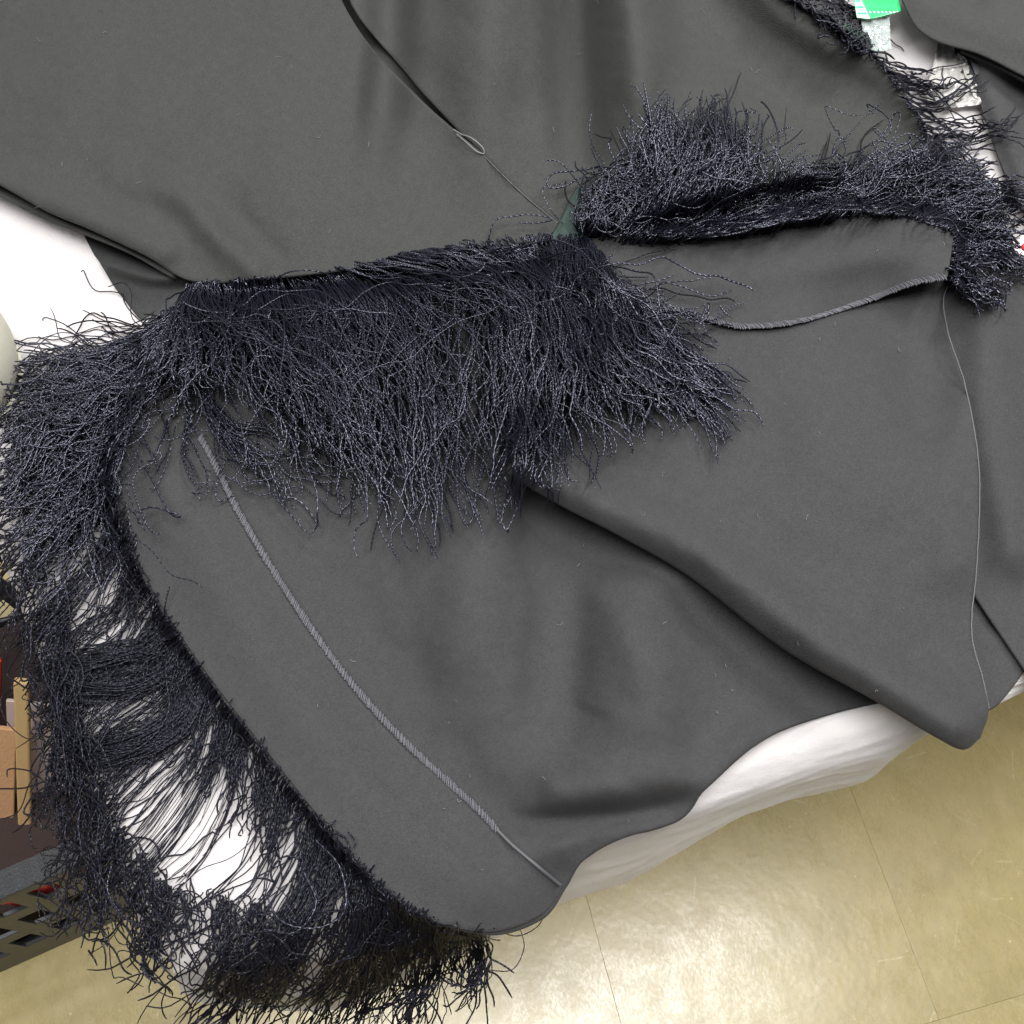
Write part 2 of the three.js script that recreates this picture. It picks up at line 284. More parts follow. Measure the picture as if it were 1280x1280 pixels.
// layers that lie lowest
part('back_panel', sheet({
  top: H([[-90, -90], [400, -90], [960, -90]], 0.004), left: H([[-90, -90], [-90, 200]], 0.004),
  bottom: H([[-90, 200], [0, 243], [60, 276], [110, 293], [170, 318], [215, 346], [245, 360], [450, 338], [700, 305], [900, 250], [1155, 205]], 0.004),
  right: H([[960, -90], [1000, 5], [1060, 42], [1100, 85], [1155, 205]], 0.004) }, [fold([[-90, 205], [60, 268], [215, 340]], 16, 0.006), soft(0.0008, 90)]), M.cloth, dress);
part('side_panel', sheet({
  top: H([[90, 262], [150, 290], [250, 340]], 0.002), left: H([[90, 262], [112, 305], [135, 345], [176, 398]], 0.003), bottom: H([[176, 398], [205, 380], [262, 345]], 0.003), right: H([[250, 340], [256, 342], [262, 345]], 0.003) },
  [fold([[140, 330], [190, 345], [235, 345]], 12, 0.004), fold([[130, 308], [210, 320]], 14, -0.001)], 0.0014, 5), M.clothDark, dress);
part('side_panel', sheet({
  top: H([[178, 442], [178, 415], [200, 383], [242, 352]], 0.006), left: H([[178, 442], [182, 450], [190, 460]], 0.006), bottom: H([[190, 460], [215, 425], [260, 395]], 0.007), right: H([[242, 352], [250, 370], [260, 395]], 0.007) },
  [], 0.0014, 5), M.clothIn, dress);
// skirt layers at the right
part('skirt_layer', sheet({
  top: H([[1050, 560], [1180, 640], [1240, 700]], 0.003), left: H([[1050, 560], [1090, 700], [1120, 830]], 0.003), bottom: H([[1120, 830], [1180, 870], [1215, 888], [1240, 884], [1262, 862], [1300, 808]], 0.003), right: H([[1240, 700], [1275, 750], [1300, 808]], 0.003) },
  [soft(0.001, 70, 2)]), M.clothIn, dress);
part('skirt_layer', sheet({
  top: H([[1060, 330], [1180, 330], [1340, 320]], 0.007), left: H([[1060, 330], [1100, 450], [1130, 560]], 0.007), bottom: H([[1130, 560], [1200, 700], [1218, 742], [1250, 790], [1285, 842], [1340, 930]], 0.0075), right: H([[1340, 320], [1345, 600], [1340, 930]], 0.006) },
  [fold([[1235, 330], [1240, 520], [1270, 680]], 40, 0.006), soft(0.0012, 80, 5)]), M.clothIn, dress);

// lower left flap with its turned hem
const lowBumps = [
  fold([[690, 640], [705, 760], [690, 900, 0.5]], 38, -0.006), fold([[600, 640], [590, 780], [600, 880, 0.3]], 60, 0.0065), fold([[800, 740], [800, 900], [760, 960, 0.3]], 70, 0.008),
  fold([[615, 1040, 0.3], [690, 1030], [790, 1015, 0.7], [870, 995, 0.3]], 15, -0.0045), fold([[700, 990], [830, 975]], 32, 0.004), fold([[640, 1080], [700, 1060]], 25, 0.002),
  fold([[1100, 900], [950, 820], [820, 730], [700, 650]], 46, -0.006), fold([[880, 985], [930, 930]], 28, 0.004), soft(0.0022, 130, 8), soft(0.00045, 34, 3)];
const lower = sheet({
  minH: 0.004, top: H([[215, 395], [400, 372], [600, 350], [760, 340], [900, 345]], 0.010),
  left: H([[215, 395, 0.009], [190, 470, 0.013], [152, 545, 0.014], [140, 592, 0.014], [150, 645, 0.014], [185, 730, 0.013], [250, 832, 0.013], [350, 962, 0.013], [440, 1072, 0.013], [500, 1130, 0.009], [548, 1156, 0.004]]),
  bottom: H([[548, 1156, 0.004], [620, 1168, -0.004], [680, 1146, -0.006], [707, 1108, -0.004], [728, 1076, 0.001], [770, 1050, 0.005], [850, 1023, 0.006], [880, 988, 0.009], [960, 920, 0.01], [1040, 890, 0.008], [1110, 874, 0.006]]),
  right: H([[900, 345], [1000, 500], [1080, 700], [1110, 874, 0.006]], 0.010) }, lowBumps);
part('lower_flap', lower, M.clothIn, dress);
const seam1 = [[250, 545], [266, 575], [300, 643], [360, 742], [430, 842], [500, 921], [600, 1013], [640, 1056], [700, 1106]];
const HMget = (x, y) => { const gx = clamp(Math.round((x - HX0) / HS), 0, HN - 1), gy = clamp(Math.round((y - HY0) / HS), 0, HN - 1); return HM[gy * HN + gx]; };
let band1, band2;
const lift = (pts, d) => pts.map(([x, y]) => [x, y, Math.max(-0.03, HMget(x, y)) + d]);
// the hem that is turned over, from the outer edge to the overlocked seam
{
  const outer = [[146, 560], [143, 592], [153, 645], [188, 730], [253, 832], [353, 962], [443, 1071], [502, 1128], [550, 1153], [618, 1164], [678, 1142], [702, 1112]];
  const C = curve(seam1), O = curve(outer), K = 26;
  const L = [], R = []; for (let k = 0; k <= K; k++) { const o = O(k / K), c = C(k / K); L.push([o[0], o[1]]); R.push([c[0], c[1]]); }
  const lt = lift(L, 0.0012), rt = lift(R, 0.0016);
  const th = 0.0013;
  band1 = part('hem_band', sheet({ top: [lt[0], [200, 552, (lt[0][2] + rt[0][2]) / 2 + 0.002], rt[0]], left: lt, right: rt, bottom: [lt[K], rt[K]] }, [fold([[220, 610], [330, 820], [470, 1010], [600, 1110]], 45, 0.0022)], th), M.clothIn, dress);
}

// overlocked seam: a flat core with slanting stitches over it
function overlock(pts, width, d, band, name = 'overlock_seam', mat = M.stitch) {
  const C = curve(lift(pts, d)), n = Math.round(curveLen(C) / 4), P = [];
  for (let k = 0; k <= n; k++) { const p = C(k / n); P.push(at(p[0], p[1], p[2])); }
  for (let s = 0; s < 3; s++) for (let k = 1; k < n; k++) P[k].y = (P[k - 1].y + P[k].y * 2 + P[k + 1].y) / 4;
  const y = new Yarn(5), path = new THREE.CatmullRomCurve3(P), len = path.getLength(), m = Math.round(len / 0.00092);
  for (const o of [-0.35, -0.12, 0.12, 0.35]) { const q = []; for (let k = 0; k <= m; k++) { const t = path.getTangentAt(k / m), a = new THREE.Vector3(-t.z, 0, t.x).normalize(); const p0 = path.getPointAt(k / m); p0.y -= 0.0002; q.push(p0.addScaledVector(a, o * width * (1 + 0.12 * noise.noise(k * 0.05, o, 2)))); } y.add(q, 0.0003, 1); }
  for (let k = 0; k < m; k++) {
    const u = k / m, t = path.getTangentAt(u), a = new THREE.Vector3(-t.z, 0, t.x).normalize(), c = path.getPointAt(u), j = rr(-0.0005, 0.0005);
    const q = []; for (let e = 0; e <= 4; e++) { const f = e / 4 - 0.5; q.push(c.clone().addScaledVector(a, f * width * (1.25 + j * 500)).addScaledVector(t, f * 0.0022 + j).setY(c.y + 0.0005 * (1 - 4 * f * f))); }
    y.add(q, 0.00022 + rnd() * 0.0002, 1);
  }
  part(name, y.geometry(), mat, band);
}
overlock([...seam1.slice(0, 6), [600, 1014], [622, 1038]], 0.0020, 0.0006, band1);
{ const C = curve(lift([[622, 1038], [640, 1056], [672, 1083], [700, 1106]], 0.0004)), y = new Yarn(6), q = []; for (let k = 0; k <= 40; k++) { const p = C(k / 40); q.push(at(p[0], p[1], p[2])); } for (let n = 0; n < 3; n++) for (let k = 1; k < 40; k++) q[k].y = (q[k - 1].y + 2 * q[k].y + q[k + 1].y) / 4; y.add(q, 0.0009, 1); part('overlock_seam', y.geometry(), M.stitchDark, band1); }

// right flap, folded over with a soft roll at its lower left edge
const flapBumps = [fold([[650, 575, 1.0], [770, 640], [870, 690], [990, 782], [1110, 858], [1190, 908]], 44, 0.0105), fold([[850, 560], [960, 640], [1080, 740]], 80, 0.004), fold([[1100, 380], [1150, 440], [1165, 520, 0.4]], 42, -0.011), fold([[980, 460], [1090, 600]], 70, 0.004), fold([[1190, 520], [1195, 700]], 40, 0.003), fold([[760, 470], [800, 520]], 50, 0.003), soft(0.0022, 120, 13), soft(0.00045, 36, 6)];
const flap = sheet({
  top: H([[690, 303, 0.012], [800, 298, 0.016], [900, 292, 0.018], [1000, 276, 0.02], [1080, 267, 0.021], [1140, 272, 0.02], [1193, 290, 0.018]]),
  left: H([[690, 303, 0.012], [680, 420, 0.014], [660, 520, 0.015], [632, 592, 0.013]]),
  bottom: H([[632, 592, 0.013], [700, 632, 0.0125], [770, 668, 0.012], [860, 720, 0.012], [980, 812, 0.012], [1100, 880, 0.012], [1170, 922, 0.012], [1206, 937, 0.012], [1226, 922, 0.012]]),
  right: H([[1193, 290, 0.018], [1187, 350, 0.014], [1178, 375, 0.012], [1185, 420, 0.016], [1205, 482, 0.021], [1222, 582, 0.024], [1220, 700, 0.023], [1213, 790, 0.02], [1226, 845, 0.017], [1236, 888, 0.015], [1226, 922, 0.012]]) }, flapBumps);
const flapPart = part('right_flap', flap, M.clothIn, dress);
const seam2 = [[740, 372], [790, 386], [850, 386], [890, 400], [930, 408], [1000, 401], [1080, 377], [1140, 354], [1182, 346]];
{
  const top = [[694, 300], [800, 294], [900, 288], [1000, 271], [1080, 263], [1140, 268], [1192, 286]];
  const b = lift(seam2, 0.0018); b[b.length - 2][2] += 0.008; b[b.length - 1][2] += 0.013;
  const t = lift(top.map(([x, y]) => [x, y + 9]), 0.0016).map((p, i) => [top[i][0], top[i][1], p[2]]);
  band2 = part('hem_band', sheet({ top: t, bottom: b, left: [t[0], [715, 335, (t[0][2] + b[0][2]) / 2], b[0]], right: [t[t.length - 1], [1188, 318, t[t.length - 1][2] + 0.004], b[b.length - 1]] }, [fold([[760, 340], [900, 340], [1150, 310]], 30, 0.0035)], 0.0014), M.clothIn, dress);
}
overlock(seam2, 0.0021, 0.0007, band2);
// thin stitched edge down the right side of the flap
{
  const e = curve([[1193, 288, 0.0185], [1187, 350, 0.0145], [1179, 375, 0.0125], [1186, 420, 0.0165], [1206, 482, 0.0215], [1223, 582, 0.0245], [1221, 700, 0.0235], [1214, 790, 0.0205], [1227, 845, 0.0175], [1236, 886, 0.0155]]);
  const y = new Yarn(6), q = []; for (let k = 0; k <= 400; k++) { const p = e(k / 400); q.push(at(p[0] + 0.3 + 0.5 * noise.noise(k * 0.13, 1.5, 2), p[1], p[2] - 0.0006 + 0.0002 * Math.sin(k * 2.2))); } y.add(q, 0.00036, 1);
  part('edge_stitching', y.geometry(), M.stitch, flapPart);
}

// bodice: two front panels that meet at the slit
const bodBumps = [
  fold([[486, -90], [488, 40], [480, 130, 0.7], [470, 200, 0.2]], 24, -0.012), fold([[610, -90], [610, 60], [600, 190, 0.4]], 55, 0.010), fold([[715, -90], [717, 60], [722, 170, 0.6], [725, 230, 0.1]], 24, -0.022), fold([[790, -90], [800, 100], [800, 180, 0.3]], 42, 0.012),
  fold([[845, -90], [868, 0], [925, 60], [1010, 110], [1075, 140], [1112, 190]], 44, -0.017), fold([[960, -30], [1030, 60], [1100, 130]], 46, 0.004), fold([[880, 160], [1000, 190]], 50, 0.003), soft(0.003, 150, 21), soft(0.0005, 36, 11)];
const slitL = [[400, -90, 0.030], [426, 0, 0.028], [470, 66, 0.024], [520, 120, 0.019], [571, 166, 0.015], [605, 194, 0.015], [650, 240, 0.014], [697, 280, 0.012], [708, 300, 0.011]];
const slitR = [[412, -90, 0.025], [439, 0, 0.023], [484, 62, 0.020], [529, 115, 0.0172], [574, 163, 0.0147], [607, 193, 0.0147], [652, 239, 0.0137], [699, 279, 0.0117], [710, 299, 0.0107]];
part('front_panel', sheet({ top: H([[-90, -90], [150, -90, 0.022], [400, -90, 0.030]], 0.014), right: slitL, left: H([[-90, -90], [-90, 60, 0.018], [-90, 186]], 0.013),
  bottom: H([[-90, 186, 0.013], [0, 230, 0.013], [60, 264, 0.013], [110, 285, 0.013], [180, 318, 0.012], [240, 350, 0.011], [330, 347, 0.0115], [450, 333, 0.012], [560, 310, 0.012], [640, 303, 0.0115], [708, 300, 0.011]]) },
  [...bodBumps, fold([[150, 225, 0.2], [225, 245], [272, 295], [318, 336]], 22, 0.003), fold([[262, 235, 0.2], [305, 285], [345, 325]], 22, -0.0012), fold([[-60, 205], [90, 262], [200, 312]], 26, 0.004), fold([[120, 140], [330, 210]], 130, 0.006)]), M.cloth, dress);
part('front_panel', sheet({ top: H([[412, -90, 0.025], [700, -90], [960, -90, 0.022]], 0.034), left: slitR, right: H([[960, -90, 0.02], [1003, 0], [1060, 36], [1100, 76], [1130, 116], [1152, 155], [1168, 198, 0.014]], 0.018),
  bottom: H([[710, 299, 0.0107], [800, 272], [900, 244], [1000, 222], [1090, 210], [1168, 198, 0.014]], 0.013) }, bodBumps), M.cloth, dress);
{ // seam below the slit, and the thread bar that closes it
  const on = (x, y, d) => at(x, y, Math.max(HMget(x, y), HMget(x + 4, y), HMget(x - 4, y)) + d);
  const y = new Yarn(5), C = curve([[600, 190], [650, 239.5], [697, 279]]), q = []; for (let k = 0; k <= 40; k++) { const p = C(k / 40); q.push(on(p[0], p[1], -0.0001)); } y.add(q, 0.0004, 1);
  part('slit_seam', y.geometry(), M.stitchDark, dress);
  const z = new Yarn(6); z.add(new THREE.CatmullRomCurve3([[567, 162, 0.0004], [577, 168, 0.0018], [590, 173, 0.0024], [604, 186, 0.0018], [605, 192, 0.0006], [597, 190, 0.0016], [584, 179, 0.0022], [571, 168, 0.0004]].map((p) => on(...p))).getPoints(40), 0.00042, 1);
  part('thread_loop', z.geometry(), M.loop, dress);
}
{ // dark green tape that peeks out under the fringe at the foot of the slit
  const m = new THREE.MeshStandardMaterial({ roughness: 0.7, bumpMap: fabBump, bumpScale: 0.0002 }); m.color.setRGB(0.001, 0.014, 0.009);
  part('seam_tape', sheet({ top: H([[690, 294], [702, 274], [713, 250], [722, 234]], 0.0165), left: H([[690, 294], [692, 299]], 0.0165), bottom: H([[692, 299], [720, 298], [760, 285], [800, 262]], 0.0165), right: H([[722, 234], [760, 235], [800, 262]], 0.0165) }, [], 0.001, 5), m, dress, 'dark green tape showing under the fringe');
}

// ------------------------------------------------------------------ second garment, plastic bag
{
  const g = thing('folded_garment', 'dark grey garment with a folded edge in the upper right corner', 'garment', at(1250, 60));
  part('lower_panel', sheet({ top: H([[1150, 20], [1210, 60], [1340, 100]], 0.006), left: H([[1150, 20], [1175, 50], [1212, 80, 0.006]], 0.006), bottom: H([[1212, 80], [1232, 150], [1258, 222], [1300, 300]], 0.005), right: H([[1340, 100], [1340, 200], [1300, 300]], 0.005) }, [fold([[1230, 90], [1290, 240]], 18, 0.003)], 0.0016, 6), M.clothIn, g);
  part('folded_panel', sheet({ top: H([[1110, -80], [1200, -80], [1360, -80]], 0.022), left: H([[1110, -80], [1120, -40], [1128, 0]], 0.02), bottom: H([[1128, 0], [1145, 32], [1172, 50], [1225, 66], [1290, 98], [1360, 130]], 0.018), right: H([[1360, -80], [1360, 20], [1360, 130]], 0.018) }, [fold([[1160, 0], [1240, 30], [1320, 60]], 34, 0.004), fold([[1180, -30], [1215, -5]], 18, -0.004)], 0.0016, 6), M.cloth, g);
  const y = new Yarn(6), C = curve([[1202, 62, 0.016], [1240, 78, 0.016], [1290, 104, 0.016]]), q = []; for (let k = 0; k <= 40; k++) { const p = C(k / 40); q.push(at(...p)); } y.add(q, 0.0018, 1); part('edge_binding', y.geometry(), M.clothDark, g);
  part('fastening', sheet({ top: H([[1214, 74], [1222, 77]], 0.0105), left: H([[1214, 74], [1220, 92]], 0.0105), bottom: H([[1220, 92], [1227, 92]], 0.0105), right: H([[1222, 77], [1227, 92]], 0.0105) }, [], 0.001, 3), M.stitchDark, g);
}
{
  const m = new THREE.MeshPhysicalMaterial({ roughness: 0.3, transmission: 0.35, thickness: 0, specularIntensity: 0.8, side: THREE.DoubleSide }); m.color.setRGB(0.46, 0.45, 0.43);
  const crumple = (a, s, o) => (x, y) => a * Math.abs(noise.noise(x / s, y / s, o)) + a * 0.6 * noise.noise(x / s * 2.6, y / s * 2.6, o + 2);
  const b = thing('plastic_bag', 'crumpled translucent white plastic bag corner beside the folded garment', 'plastic bag', at(1190, 100));
  part('bag_film', sheet({ top: H([[1166, 88], [1171, 62], [1176, 45], [1182, 53], [1190, 49], [1191, 62], [1204, 78]], 0.016), left: H([[1166, 88], [1160, 105], [1158, 128]], 0.006), bottom: H([[1158, 128], [1190, 134], [1228, 130]], 0.003), right: H([[1204, 78], [1216, 100], [1228, 130]], 0.006) }, [crumple(0.0035, 16, 1.4)], 0.0004, 2.5), m, b);
  part('bag_edge', sheet({ top: H([[1196, 66], [1206, 72], [1212, 80]], 0.009), left: H([[1196, 66], [1206, 92], [1218, 122]], 0.007), bottom: H([[1218, 122], [1228, 126]], 0.006), right: H([[1212, 80], [1222, 100], [1228, 126]], 0.007) }, [crumple(0.003, 10, 5.4)], 0.0004, 2.5), m, b);
}
// ------------------------------------------------------------------ fringe
const HB = new Float32Array(HN * HN);
{ // what the threads rest on: sheets, the paper, and the fall beyond the table edges
  const src = new Float32Array(HN * HN);
  for (let j = 0; j < HN; j++) for (let i = 0; i < HN; i++) { const x = HX0 + i * HS, y = HY0 + j * HS, v = HM[j * HN + i]; src[j * HN + i] = v > -1 ? v : Math.max(-0.06, -0.7 * tableOut(at(x, y))); }
  let a = src, b = new Float32Array(HN * HN);
  for (let pass = 0; pass < 3; pass++) { for (let j = 0; j < HN; j++) for (let i = 0; i < HN; i++) { let s = 0, c = 0; for (let q = -1; q <= 1; q++) for (let w = -1; w <= 1; w++) { const X = clamp(i + w, 0, HN - 1), Y = clamp(j + q, 0, HN - 1); s += a[Y * HN + X]; c++; } b[j * HN + i] = s / c; } [a, b] = [b, a]; }
  for (let k = 0; k < HN * HN; k++) HB[k] = Math.max(a[k], src[k] > 0 && HM[k] > -1 ? src[k] - 0.0005 : a[k]);
}
const ground = (x, y) => { const fx = clamp((x - HX0) / HS, 0, HN - 1.001), fy = clamp((y - HY0) / HS, 0, HN - 1.001), i = fx | 0, j = fy | 0, u = fx - i, v = fy - j; return (HB[j * HN + i] * (1 - u) + HB[j * HN + i + 1] * u) * (1 - v) + (HB[(j + 1) * HN + i] * (1 - u) + HB[(j + 1) * HN + i + 1] * u) * v; };

// guides: strands from root to tip in order along the root line, points [x, y, extra height]
function fringe(guides, n, o = {}) {
  const { r = 0.00055, frizz = 8, wander = 10, clumps = 40, pull = 0.5, stack = 0.010, lenLo = 0.6, lenHi = 1.08, seg = 38, root = 4, kind = 'stuff', label, mat = M.yarn, curl = 1, parent = dress, name = 'fringe', turn = 0.2, wild = 0.14, hooks = 34, spread = 0, tuck = [0, 0, 0], bow = 12, crimp = 1.5, keep = null, gaps = [], sparse = [], early = 0.7 } = o;
  const C = guides.map((g) => curve(g.map((p) => p.length > 2 ? p : [...p, 0]))), G = C.length;
  const cum = [0]; for (let k = 1; k < G; k++) { const a = C[k - 1], b = C[k]; let d = 0; for (const t of [0, 0.5, 1]) { const p = a(t), q = b(t); d += Math.hypot(p[0] - q[0], p[1] - q[1]); } cum.push(cum[k - 1] + d); }
  const cl = []; for (let k = 0; k < clumps; k++) cl.push({ s: (k + rr(0.05, 0.95)) / clumps, dx: gauss() * wander, dy: gauss() * wander, len: rr(0.82, 1.1), h: rr(0, 1), f: rr(0.6, 1.4), rot: gauss() * turn, z: rr(0, 90), b: rr(-1, 1) });
  const sToG = (s) => { const d = clamp(s, 0, 1) * cum[G - 1]; let k = 0; while (k < G - 2 && cum[k + 1] < d) k++; return k + (d - cum[k]) / (cum[k + 1] - cum[k]); };
  const Y = new Yarn(5);
  for (let i = 0; i < n; i++) {
    let s = rnd(); s = clamp(s, 0, 0.9999); if (sparse.some(([g0, g1, keep]) => s > g0 && s < g1 && rnd() > keep)) continue;
    let away = 0; for (const [g0, g1, keep] of gaps) if (s > g0 && s < g1 && rnd() > keep) away = (s < (g0 + g1) / 2 ? g0 - rnd() * 0.02 : g1 + rnd() * 0.02) - s;
    const c = cl[clamp(Math.floor(s * clumps + gauss() * 0.8), 0, clumps - 1)], isWild = rnd() < wild, len = (rnd() < 0.15 ? rr(0.3, lenLo) : rr(lenLo, lenHi)) * c.len * (isWild ? rr(0.5, 1) : 1);
    const jx = gauss() * root, jy = gauss() * root, wx = gauss() * wander * 0.6, wy = gauss() * wander * 0.6, fz = frizz * c.f * rr(0.25, 1.1) * (isWild ? 2.2 : 1), layer = Math.pow(rnd(), 0.8) * stack * (0.5 + 0.7 * c.h) * (isWild ? 1.5 : 1), pl = pull * rr(0.1, 1.25);
    const rot = gauss() * (isWild ? 0.75 : turn * 0.6) + c.rot, nz = isWild || rnd() < 0.25 ? rr(0, 90) : c.z + gauss() * 0.15;
    const w3 = rr(22, 40), w1 = rr(4, 9) * curl, w2 = rr(10, 24) * curl, p1 = rr(0, 6.3), p2 = rr(0, 6.3), p3 = rr(0, 6.3), p4 = rr(0, 6.3), ph = rr(0, 6.3), hook = rnd() < 0.55 ? gauss() * hooks : 0, hookA = rr(0, 6.3);
    const pts = [], hs = []; let x0 = 0, y0 = 0;
    for (let k = 0; k <= seg; k++) {
      const t = k / seg * len, tt = Math.min(t, 1), sg = sToG(s + (c.s - s) * pl * smooth(0.05, 0.7, t) * (1 - spread * smooth(0.7, 1, t)) + away * smooth(0.08, 0.34, t) * (1 - 0.85 * smooth(0.62, 0.95, t)));
      const a = Math.floor(Math.min(sg, G - 1.0001)), f = sg - a, A = C[a](tt), B = C[a + 1](tt);
      let x = A[0] * (1 - f) + B[0] * f, y = A[1] * (1 - f) + B[1] * f, h = A[2] * (1 - f) + B[2] * f;
      if (t > 1) { const A0 = C[a](0.93), B0 = C[a + 1](0.93), e = (t - 1) / 0.07; x += (x - A0[0] * (1 - f) - B0[0] * f) * e; y += (y - A0[1] * (1 - f) - B0[1] * f) * e; }
      if (!k) { x0 = x; y0 = y; }
      const an = rot * smooth(0, 0.45, t), ca = Math.cos(an), sa = Math.sin(an), rx = x - x0, ry = y - y0; x = x0 + rx * ca - ry * sa; y = y0 + rx * sa + ry * ca;
      const g = Math.pow(t, early), hk = Math.pow(Math.max(0, (k / seg - 0.55) / 0.45), 2) * hook;
      const q = 1 / 48, fl = frizz * 2.2 * g;
      const cg = crimp * smooth(0.02, 0.08, t); x += cg * Math.sin(w3 * t + p2); y += cg * Math.sin(w3 * t * 1.13 + p4);
      x += jx + (wx + c.dx) * g + fl * noise.noise(x * q, y * q, nz) + fz * (Math.sin(w1 * t + p1) - Math.sin(p1)) * g * 0.8 + fz * 0.75 * Math.sin(w2 * t + p2) * g + hk * Math.cos(hookA + t * 3);
      y += jy + (wy + c.dy) * g + fl * noise.noise(x * q, y * q, nz + 31.7) + fz * (Math.sin(w1 * t + p3) - Math.sin(p3)) * g * 0.8 + fz * 0.75 * Math.sin(w2 * t + p4) * g + hk * Math.sin(hookA + t * 3);
      { const bw = c.b * bow * Math.sin(Math.min(1, t) * Math.PI), L = Math.hypot(rx, ry) || 1; x -= ry / L * bw; y += rx / L * bw; }
      const tk = 1 - smooth(0, 0.14, t); x += tuck[0] * tk; y += tuck[1] * tk; h += tuck[2] * tk;
      hs.push(ground(x, y) + h + r + 0.0004 + layer * (0.22 + 0.78 * Math.sin(Math.min(1, t) * 2.6)) + 0.0014 * (1 + Math.sin(w2 * 0.7 * t + ph)));
      pts.push([x, y]);
    }
    if (keep && pts.some(([x, y], k) => k > 4 && !keep(x, y))) continue;
    for (let q = 0; q < 2; q++) for (let k = 1; k < seg; k++) hs[k] = Math.max(hs[k] * 0.999, (hs[k - 1] + 2 * hs[k] + hs[k + 1]) / 4);
    Y.add(pts.map((p, k) => at(p[0], p[1], hs[k])), r * rr(0.6, 1.2));
  }
  const m = part(name, Y.geometry(), mat, parent, label); if (kind) m.userData.kind = kind; return m;
}

// centre fringe, hanging from the bodice hem over the lower flap
const centre = [
  [[238, 358], [222, 400], [205, 440], [190, 480]],
  [[258, 356], [268, 400], [285, 450], [310, 515]],
  [[320, 352], [348, 415], [390, 500], [430, 592]],
  [[380, 346], [430, 405], [485, 520], [512, 662]],
  [[440, 336], [505, 385], [560, 500], [575, 655]],
  [[500, 324], [580, 365], [622, 470], [620, 628]],
  [[560, 311], [640, 350], [676, 440], [662, 575]],
  [[620, 302], [690, 340], [720, 430], [722, 545]],
  [[680, 296], [710, 360], [745, 440], [775, 555]],
  [[735, 300], [765, 380], [810, 450], [850, 525]],
  [[760, 350], [790, 400], [835, 450], [905, 505]],
  [[785, 388], [820, 405], [850, 440], [880, 480]]];
const hemY = (x) => x < 240 ? 340 : x < 450 ? 350 - (x - 240) * 0.08 : 333 - (x - 450) * 0.13;
const belowHem = (x, y) => y > hemY(x) - 7 || x > 700 || x < 245;
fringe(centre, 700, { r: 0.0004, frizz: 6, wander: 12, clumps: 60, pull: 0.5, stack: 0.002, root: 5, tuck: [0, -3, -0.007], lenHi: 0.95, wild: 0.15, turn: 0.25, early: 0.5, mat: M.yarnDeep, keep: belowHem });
fringe(centre, 1500, { r: 0.00042, frizz: 9, wander: 17, clumps: 10, pull: 1.5, stack: 0.026, root: 3.5, tuck: [0, -3, -0.007], wild: 0.22, turn: 0.34, bow: 24, early: 0.45, spread: 0.5, hooks: 30, keep: belowHem });
fringe(centre.slice(9), 260, { r: 0.00044, frizz: 7, wander: 8, clumps: 5, pull: 1.1, stack: 0.014, root: 6, lenLo: 0.8, lenHi: 1.12, wild: 0.12, turn: 0.14, bow: 14, early: 0.5, hooks: 20 });
// strands that trail over the lower flap at the left
fringe([[[250, 470], [265, 520], [300, 560], [380, 610]], [[262, 500], [300, 550], [380, 590], [470, 640]], [[225, 470], [190, 540], [175, 590], [200, 630]]], 60, { frizz: 12, wander: 16, clumps: 8, pull: 0.3, stack: 0.005, r: 0.00042 });
// upper right fringe, thrown back over the bodice
const thrown = [
  [[726, 296], [728, 262], [760, 228], [800, 240]],
  [[745, 298], [750, 258], [790, 232], [840, 232]],
  [[765, 300], [790, 265], [815, 215], [800, 150]],
  [[785, 300], [830, 255], [850, 200], [850, 140]],
  [[800, 300], [860, 260], [890, 205], [895, 145]],
  [[820, 300], [900, 265], [935, 225], [935, 175]],
  [[850, 300], [935, 275], [985, 235], [1000, 200]],
  [[890, 297], [980, 268], [1040, 225], [1050, 178]],
  [[940, 292], [1030, 262], [1090, 232], [1120, 205]],
  [[1070, 270], [1110, 245], [1160, 225], [1210, 205]],
  [[1120, 272], [1160, 250], [1205, 235], [1260, 225]],
  [[1165, 282], [1200, 262], [1245, 255], [1295, 260]],
  [[1190, 290], [1215, 290], [1250, 300], [1295, 310]],
  [[1190, 320], [1215, 330], [1240, 345], [1280, 365]],
  [[1186, 350], [1200, 362], [1220, 375], [1250, 388]]];
const topC = curve([[690, 303], [800, 298], [900, 292], [1000, 276], [1080, 267], [1140, 272], [1193, 290]]), topY = []; for (let k = 0; k <= 400; k++) topY.push(topC(k / 400));
const behindFlap = (x, y) => { if (x > 1188) return y < 400; if (x < 690) return y < 300; let k = 0; while (k < 400 && topY[k][0] < x) k++; return y < topY[k][1] + 4; };
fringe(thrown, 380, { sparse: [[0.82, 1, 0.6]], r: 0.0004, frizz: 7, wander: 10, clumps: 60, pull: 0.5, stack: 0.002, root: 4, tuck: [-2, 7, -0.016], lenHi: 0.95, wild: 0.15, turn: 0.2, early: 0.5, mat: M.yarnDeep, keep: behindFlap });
fringe(thrown.slice(9), 560, { r: 0.00042, frizz: 5, wander: 12, clumps: 9, pull: 1.2, stack: 0.018, root: 5, early: 0.5, tuck: [-4, 5, -0.014], wild: 0.1, turn: 0.16, bow: 12, hooks: 18, keep: behindFlap });
fringe(thrown.slice(0, 11), 1450, { r: 0.00042, frizz: 11, wander: 13, clumps: 12, pull: 1.4, stack: 0.022, root: 4, early: 0.45, tuck: [-2, 7, -0.016], wild: 0.16, turn: 0.22, bow: 16, hooks: 22, keep: behindFlap });
fringe(thrown.slice(2, 6), 330, { r: 0.00044, frizz: 10, wander: 9, clumps: 5, pull: 0.8, stack: 0.022, root: 5, early: 0.45, tuck: [-2, 7, -0.012], lenLo: 0.85, lenHi: 1.04, wild: 0.12, turn: 0.12, bow: 14, hooks: 26, keep: behindFlap });
